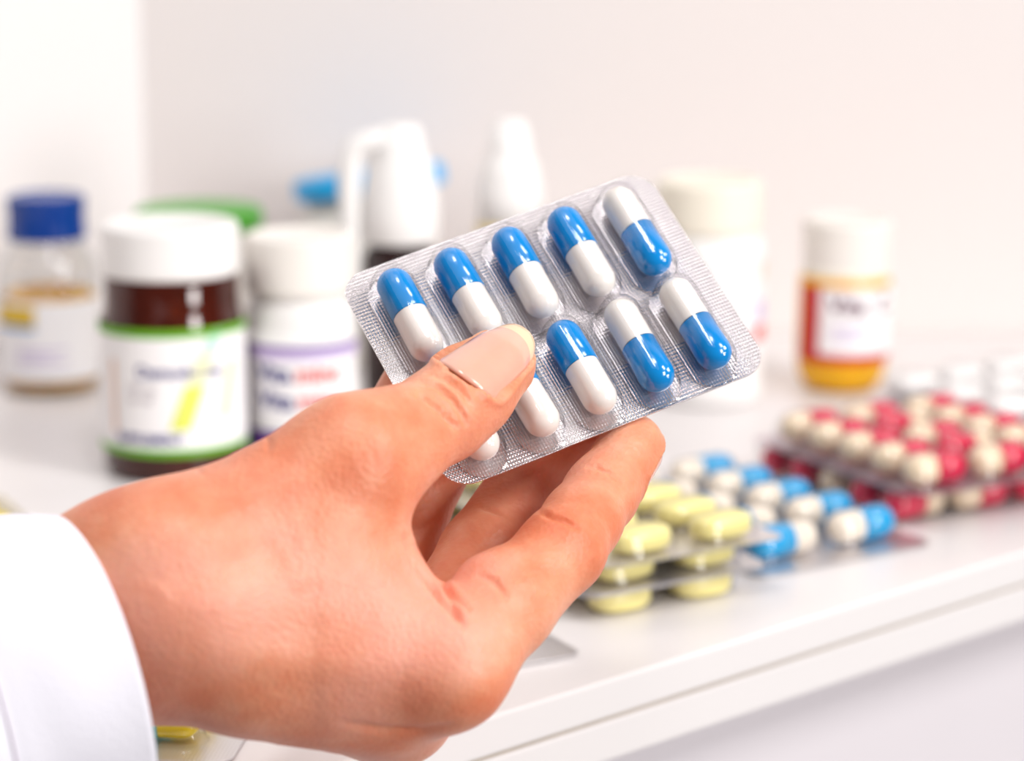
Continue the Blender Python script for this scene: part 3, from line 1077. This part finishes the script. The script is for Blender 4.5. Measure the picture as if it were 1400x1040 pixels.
full = (slice(0, int(dims[0])), slice(0, int(dims[1])), slice(0, int(dims[2])))
palm_sl = box_of(palm_prims, 14)
palm = np.full(tuple(dims), BIG, np.float32)
palm[palm_sl] = np.minimum(eval_prims(palm_prims, palm_sl, 11.0), BIG)
field = palm.copy()
for prims, kc, kp in ((thumb, 3.0, 9.0), (index, 2.5, 6.0), (middle, 2.5, 6.0), (ring, 2.5, 6.0), (pinky, 2.5, 6.0)):
    sl = box_of(prims, 10)
    f_ = eval_prims(prims, sl, kc)
    f_ = smin(palm[sl], f_, kp)
    field[sl] = smin(field[sl], f_, 0.8)


def surface_nets(f):
    nx, ny, nz = f.shape
    ins = f < 0
    c = [ins[i:nx - 1 + i, j:ny - 1 + j, k:nz - 1 + k] for i in (0, 1) for j in (0, 1) for k in (0, 1)]
    s = sum(a.astype(np.int8) for a in c)
    act = (s > 0) & (s < 8)
    ids = np.full(act.shape, -1, np.int64)
    ii, jj, kk = np.nonzero(act)
    n = len(ii)
    ids[ii, jj, kk] = np.arange(n)
    acc = np.zeros((n, 3))
    cnt = np.zeros(n)
    for ax_ in range(3):
        o1, o2 = [a for a in range(3) if a != ax_]
        for u in (0, 1):
            for v in (0, 1):
                p = [ii.copy(), jj.copy(), kk.copy()]
                p[o1] += u
                p[o2] += v
                q = [a.copy() for a in p]
                q[ax_] += 1
                fa, fb = f[p[0], p[1], p[2]], f[q[0], q[1], q[2]]
                cr = (fa < 0) != (fb < 0)
                t = np.where(cr, fa / np.where(cr, fa - fb, 1), 0)
                pos = np.stack([a - b for a, b in zip(p, (ii, jj, kk))], 1).astype(float)
                pos[:, ax_] += t
                acc += pos * cr[:, None]
                cnt += cr
    V = acc / cnt[:, None] + np.stack([ii, jj, kk], 1)
    quads = []
    for ax_ in range(3):
        sl0 = [slice(1, d - 1) for d in f.shape]
        sl1 = list(sl0)
        sl0[ax_] = slice(0, f.shape[ax_] - 1)
        sl1[ax_] = slice(1, f.shape[ax_])
        a, b = ins[tuple(sl0)], ins[tuple(sl1)]
        for flip in (False, True):
            e = np.nonzero((a & ~b) if not flip else (~a & b))
            e = list(e)
            for d in range(3):
                if d != ax_:
                    e[d] = e[d] + 1
            o1, o2 = (ax_ + 1) % 3, (ax_ + 2) % 3
            q = []
            for du, dv in ((0, 0), (-1, 0), (-1, -1), (0, -1)):
                p = [x_.copy() for x_ in e]
                p[o1] += du
                p[o2] += dv
                q.append(ids[p[0], p[1], p[2]])
            q = np.stack(q, 1)
            quads.append(q if not flip else q[:, ::-1])
    return V, np.concatenate(quads)


V, Q = surface_nets(field)
V = LO + V * VOX                       # millimetres, camera space
del palm, field


def normals(V, Q):
    n = np.cross(V[Q[:, 2]] - V[Q[:, 0]], V[Q[:, 3]] - V[Q[:, 1]])
    out = np.zeros_like(V)
    for k in range(4):
        np.add.at(out, Q[:, k], n)
    return out / np.maximum(np.linalg.norm(out, axis=1, keepdims=True), 1e-9)


def relax(V, Q, it, lam=0.5):
    n = len(V)
    a = np.concatenate([Q[:, k] for k in range(4)])
    b = np.concatenate([Q[:, (k + 1) % 4] for k in range(4)])
    deg = np.bincount(a, minlength=n).astype(float)
    for _ in range(it):
        s = np.stack([np.bincount(a, weights=V[b, d], minlength=n) for d in range(3)], 1)
        V = V + lam * (s / deg[:, None] - V)
    return V


V = relax(V, Q, 6)
N_ = normals(V, Q)
pxy = np.stack([V[:, 0] / V[:, 2] * F + 700, V[:, 1] / V[:, 2] * F + 520], 1)
view = V / np.linalg.norm(V, axis=1, keepdims=True)
facing = -(N_ * view).sum(1)


def polydist(P, line):
    d = np.full(len(P), 1e9)
    tt = np.zeros(len(P))
    line = np.array(line, float)
    m = len(line) - 1
    for i in range(m):
        a, b = line[i], line[i + 1]
        ab = b - a
        t = np.clip(((P - a) @ ab) / (ab @ ab), 0, 1)
        q = np.linalg.norm(P - a - t[:, None] * ab, axis=1)
        c = q < d
        d[c] = q[c]
        tt[c] = (i + t[c]) / m
    return d, tt


disp = np.zeros(len(V))


def crease(line, width, depth, zmin, zmax, ridge=0.0):
    """skin fold: a groove (mm) along a line on the side of the hand towards the lens"""
    global disp
    d, t = polydist(pxy, line)
    k = (facing > 0.05) & (V[:, 2] > zmin) & (V[:, 2] < zmax) & (d < width * 4)
    taper = np.sin(np.clip(t, .03, .97) * PI) ** .5
    disp -= k * taper * 1.35 * depth * np.exp(-(d / width) ** 2)
    if ridge:
        disp += k * taper * ridge * np.exp(-((d - width * 2) / width) ** 2)


# thumb knuckle wrinkles
crease([(562, 538), (580, 541), (598, 556), (610, 572)], 4.3, 0.94, 440, 480, .12)
crease([(609, 562), (615, 575), (625, 585)], 4.1, 0.85, 440, 480)
crease([(575, 523), (598, 528), (618, 545), (632, 566), (638, 580)], 3.8, 0.65, 440, 485, .1)
crease([(588, 512), (608, 517), (630, 533), (643, 552)], 3.8, 0.59, 440, 485, .1)
crease([(602, 503), (622, 507), (640, 520), (655, 538)], 4.7, 0.77, 440, 485, .1)
crease([(570, 532), (590, 537), (610, 553), (625, 575)], 3.0, 0.34, 440, 485)
# finger flexion creases
crease([(738, 700), (752, 706), (772, 712), (790, 722)], 3.5, .6, 440, 490, .2)
crease([(802, 637), (815, 638), (830, 645), (840, 654)], 3.2, .5, 450, 500, .15)
crease([(655, 788), (676, 795), (690, 815)], 4.5, .45, 430, 480, .2)
crease([(606, 800), (616, 818), (628, 845)], 4.5, .6, 430, 480, .2)
crease([(655, 693), (672, 697), (690, 705)], 3.2, .5, 460, 520)
# folds of the web
crease([(556, 735), (572, 775), (600, 815), (632, 852)], 5, 1.3, 430, 470, .35)
crease([(570, 745), (590, 778), (615, 808), (640, 832)], 4, 1.0, 430, 470, .3)
crease([(185, 748), (330, 692), (475, 622)], 24, -.55, 420, 470)
crease([(225, 800), (330, 768), (420, 735)], 26, .8, 420, 470)
crease([(250, 900), (420, 905), (560, 915)], 30, -.4, 420, 470)
# small folds over the thumb tendon
crease([(362, 588), (368, 604), (366, 618)], 3.5, .35, 420, 470)
crease([(238, 628), (262, 634), (280, 650)], 4, .3, 420, 470)
# crease under the index knuckle
crease([(470, 988), (520, 998), (575, 1000), (620, 992)], 5, .7, 430, 475)
V = V + N_ * disp[:, None]


# ---- nails
def frame_of(a, b, up):
    ax_ = (b - a) / np.linalg.norm(b - a)
    n = up - ax_ * (up @ ax_)
    n /= np.linalg.norm(n)
    return ax_, n, np.cross(ax_, n)


nails = []


def add_nail(a, b, ra, rb, up, t0, t1, phi, over, lift=0.5):
    """nail plate on the end segment a->b; t in units of the segment, past 1 over the tip"""
    global V
    ax_, n, bi = frame_of(a, b, up)
    L = np.linalg.norm(b - a)
    rel = V - a
    t = rel @ ax_ / L
    nn, bb = rel @ n, rel @ bi
    ph = np.arctan2(bb, nn)
    j = ph / phi
    ts = t0 + 0.30 * np.minimum(np.abs(j), 1.3) ** 2
    rad = np.hypot(nn, bb)
    near = (np.abs(ph) < phi * 1.6) & (t > t0 - .35) & (t < t1 + .4) & (rad < max(ra, rb) * 1.5)
    ins = near & (np.abs(j) < 1) & (t > ts)
    radial = (nn[:, None] * n + bb[:, None] * bi) / np.maximum(rad, 1e-6)[:, None]
    V = V - radial * (ins * 0.75)[:, None]
    edge_s = np.maximum(np.abs(j) - 1, 0) * phi * ra
    edge_t = np.maximum(ts - t, 0) * L
    ed_ = np.hypot(edge_s, edge_t)
    fold = near & ~ins & (ed_ < 2.4) & (t < t1)
    V = V + radial * (fold * 0.5 * np.exp(-((ed_ - .7) / .8) ** 2))[:, None]
    # plate
    ni, nj = 22, 20
    top = []
    for i in range(ni + 1):
        for q in range(nj + 1):
            jj_ = -1 + 2 * q / nj
            s0 = t0 + .30 * jj_ ** 2
            s1 = t1 - .30 * abs(jj_) ** 2.6
            tt = s0 + (s1 - s0) * i / ni
            r = ra + (rb - ra) * min(tt, 1.0) + lift - max(0, tt - 1.0) * over - .55 * abs(jj_) ** 4
            if tt < s0 + .06:
                r -= .08 * (1 - (tt - s0) / .06)
            R = r
            top.append(a + ax_ * (tt * L) + R * (math.cos(jj_ * phi) * n + math.sin(jj_ * phi) * bi))
    top = np.array(top)
    cen = np.array([a + ax_ * ((p - a) @ ax_) for p in top])
    rd = top - cen
    rd /= np.linalg.norm(rd, axis=1, keepdims=True)
    bot = top - rd * .45
    verts = np.concatenate([top, bot])
    m = len(top)
    faces = []
    st = nj + 1
    for i in range(ni):
        for q in range(nj):
            k = i * st + q
            faces.append((k, k + 1, k + st + 1, k + st))
            faces.append((m + k, m + k + st, m + k + st + 1, m + k + 1))
    rim = [q for q in range(nj + 1)] + [i * st + nj for i in range(1, ni + 1)] + [ni * st + q for q in range(nj - 1, -1, -1)] + [i * st for i in range(ni - 1, 0, -1)]
    for i in range(len(rim)):
        p, q = rim[i], rim[(i + 1) % len(rim)]
        faces.append((p, m + p, m + q, q))
    nails.append((verts, faces, [i_ // nj >= ni - 3 for i_ in range(ni * nj) for _ in (0, 1)]))


tn_up = -np.array([0.02, 0.02, 1.0]) + np.array([-.22, -.22, 0])
a_, b_ = thumb[-2][0], thumb[-1][1]
add_nail(T_ip * .62 + T_tip * .38, T_tip, 8.05, 6.95, tn_up, -.36, 1.62, 0.98, 3.0)
away = -pN
for ch in ((index, I_dip, I_tip, np.array([.75, .35, .55])), (middle, M_dip, M_tip, np.array([.3, -.2, .9])),
           (ring, R_dip, R_tip, np.array([.1, -.3, .9])), (pinky, P_dip, P_tip, np.array([-.1, -.3, .9]))):
    p_, a_, b_, up_ = ch
    add_nail(a_ * .6 + b_ * .4, b_, p_[4][2] * .45 + p_[4][3] * .55 if len(p_) > 5 else p_[3][2] * .5 + p_[3][3] * .5, p_[-1][3] if p_ is not index else p_[4][3], up_, -.1, 1.6, .8, 3.0)

V = relax(V, Q, 1, .2)

wrist_c = Pm(165, 845, .445)
person = thing('person', "person in a white sleeve, right hand holding up the capsule pack from the left", 'person', tuple(c2w(wrist_c / 1000)))
base_w = c2w(wrist_c / 1000)


def person_part(name, verts_mm, faces, mat, parent, parent_is_root=True):
    vw = c2w(np.asarray(verts_mm) / 1000) - base_w
    me = bpy.data.meshes.new(name)
    if isinstance(faces, np.ndarray):
        me.vertices.add(len(vw))
        me.vertices.foreach_set('co', vw.astype(np.float32).ravel())
        nf = len(faces)
        me.loops.add(nf * 4)
        me.loops.foreach_set('vertex_index', faces.astype(np.int32).ravel())
        me.polygons.add(nf)
        me.polygons.foreach_set('loop_start', np.arange(0, nf * 4, 4, dtype=np.int32))
        me.update(calc_edges=True)
        me.validate()
    else:
        me.from_pydata([tuple(v) for v in vw], [], faces)
        me.update()
    bm = bmesh.new()
    bm.from_mesh(me)
    bmesh.ops.recalc_face_normals(bm, faces=bm.faces)
    bm.to_mesh(me)
    bm.free()
    return link(name, me, mat, parent)


hand = person_part('hand', V, Q, M['skin'], person)
for k, (vv, ff, edge_) in enumerate(nails):
    o = person_part('thumbnail' if k == 0 else 'fingernail', vv, ff, [M['nail'], M['nail_edge']], hand)
    for q, f_ in enumerate(edge_):
        o.data.polygons[q].material_index = int(f_)

# ---- the sleeve
cuff = Pm(127, 926, .4400)
ax_s = np.array([-.90, .12, -.40])
ax_s /= np.linalg.norm(ax_s)
u_s = np.array([-.28, -.95, 0.0])
u_s -= ax_s * (u_s @ ax_s)
u_s /= np.linalg.norm(u_s)
v_s = np.cross(ax_s, u_s)             # v roughly towards or away from the lens
if v_s[2] > 0:
    v_s = -v_s                        # towards the lens
NR, NC = 46, 120


def sleeve_pt(s, a, off=0.0):
    r1_, r2_ = 28.6 + .10 * min(s, 90), 27.0 + .10 * min(s, 90)
    wv = 0.7 * math.sin(2 * a + s * .09) + .5 * math.sin(5 * a - s * .16 + 1) * min(1, s / 14) + .35 * math.sin(3 * a + .3 * s) * min(1, s / 18)
    hem = -0.5 * math.exp(-((s - 23) / 1.3) ** 2)
    r1_ += wv + hem + off
    r2_ += wv + hem + off
    # the cuff rim dips a little on the lens side
    sh = 3.4 * math.cos(a) - 1.2 * math.sin(a)
    lift_ = np.array([0, -.42, -.10]) * max(0.0, s - 60)     # the forearm rises to the elbow
    return cuff + lift_ + ax_s * (s + sh) + u_s * r1_ * math.cos(a) + v_s * r2_ * math.sin(a)


verts, faces = [], []
rows = [(0.0, -1.2), (-.4, -.6), (0.0, 0.0)] + [(s, 0.0) for s in list(np.linspace(.8, 78, NR)) + [90, 105, 120, 135, 150, 165]]
inner = [(s, -1.3) for s in (60, 40, 20, 8, 2)]
rows = inner + rows
for s, off in rows:
    for k in range(NC):
        verts.append(sleeve_pt(s, 2 * PI * k / NC, off))
for i in range(len(rows) - 1):
    for k in range(NC):
        j = (k + 1) % NC
        faces.append((i * NC + k, i * NC + j, (i + 1) * NC + j, (i + 1) * NC + k))
sleeve = person_part('sleeve', verts, faces, M['cloth'], person)
path = [sleeve_pt(23 + (max(0, .62 - a) * 60), a, .15) for a in np.linspace(.35, 2.6, 60)]
tb_ = tube('hem_seam', [p for p in path], .22, 6)
vv = [np.array(v.co) for v in tb_.vertices]
ff = [tuple(p.vertices) for p in tb_.polygons]
bpy.data.meshes.remove(tb_)
person_part('hem_seam', vv, ff, M['thread'], sleeve)
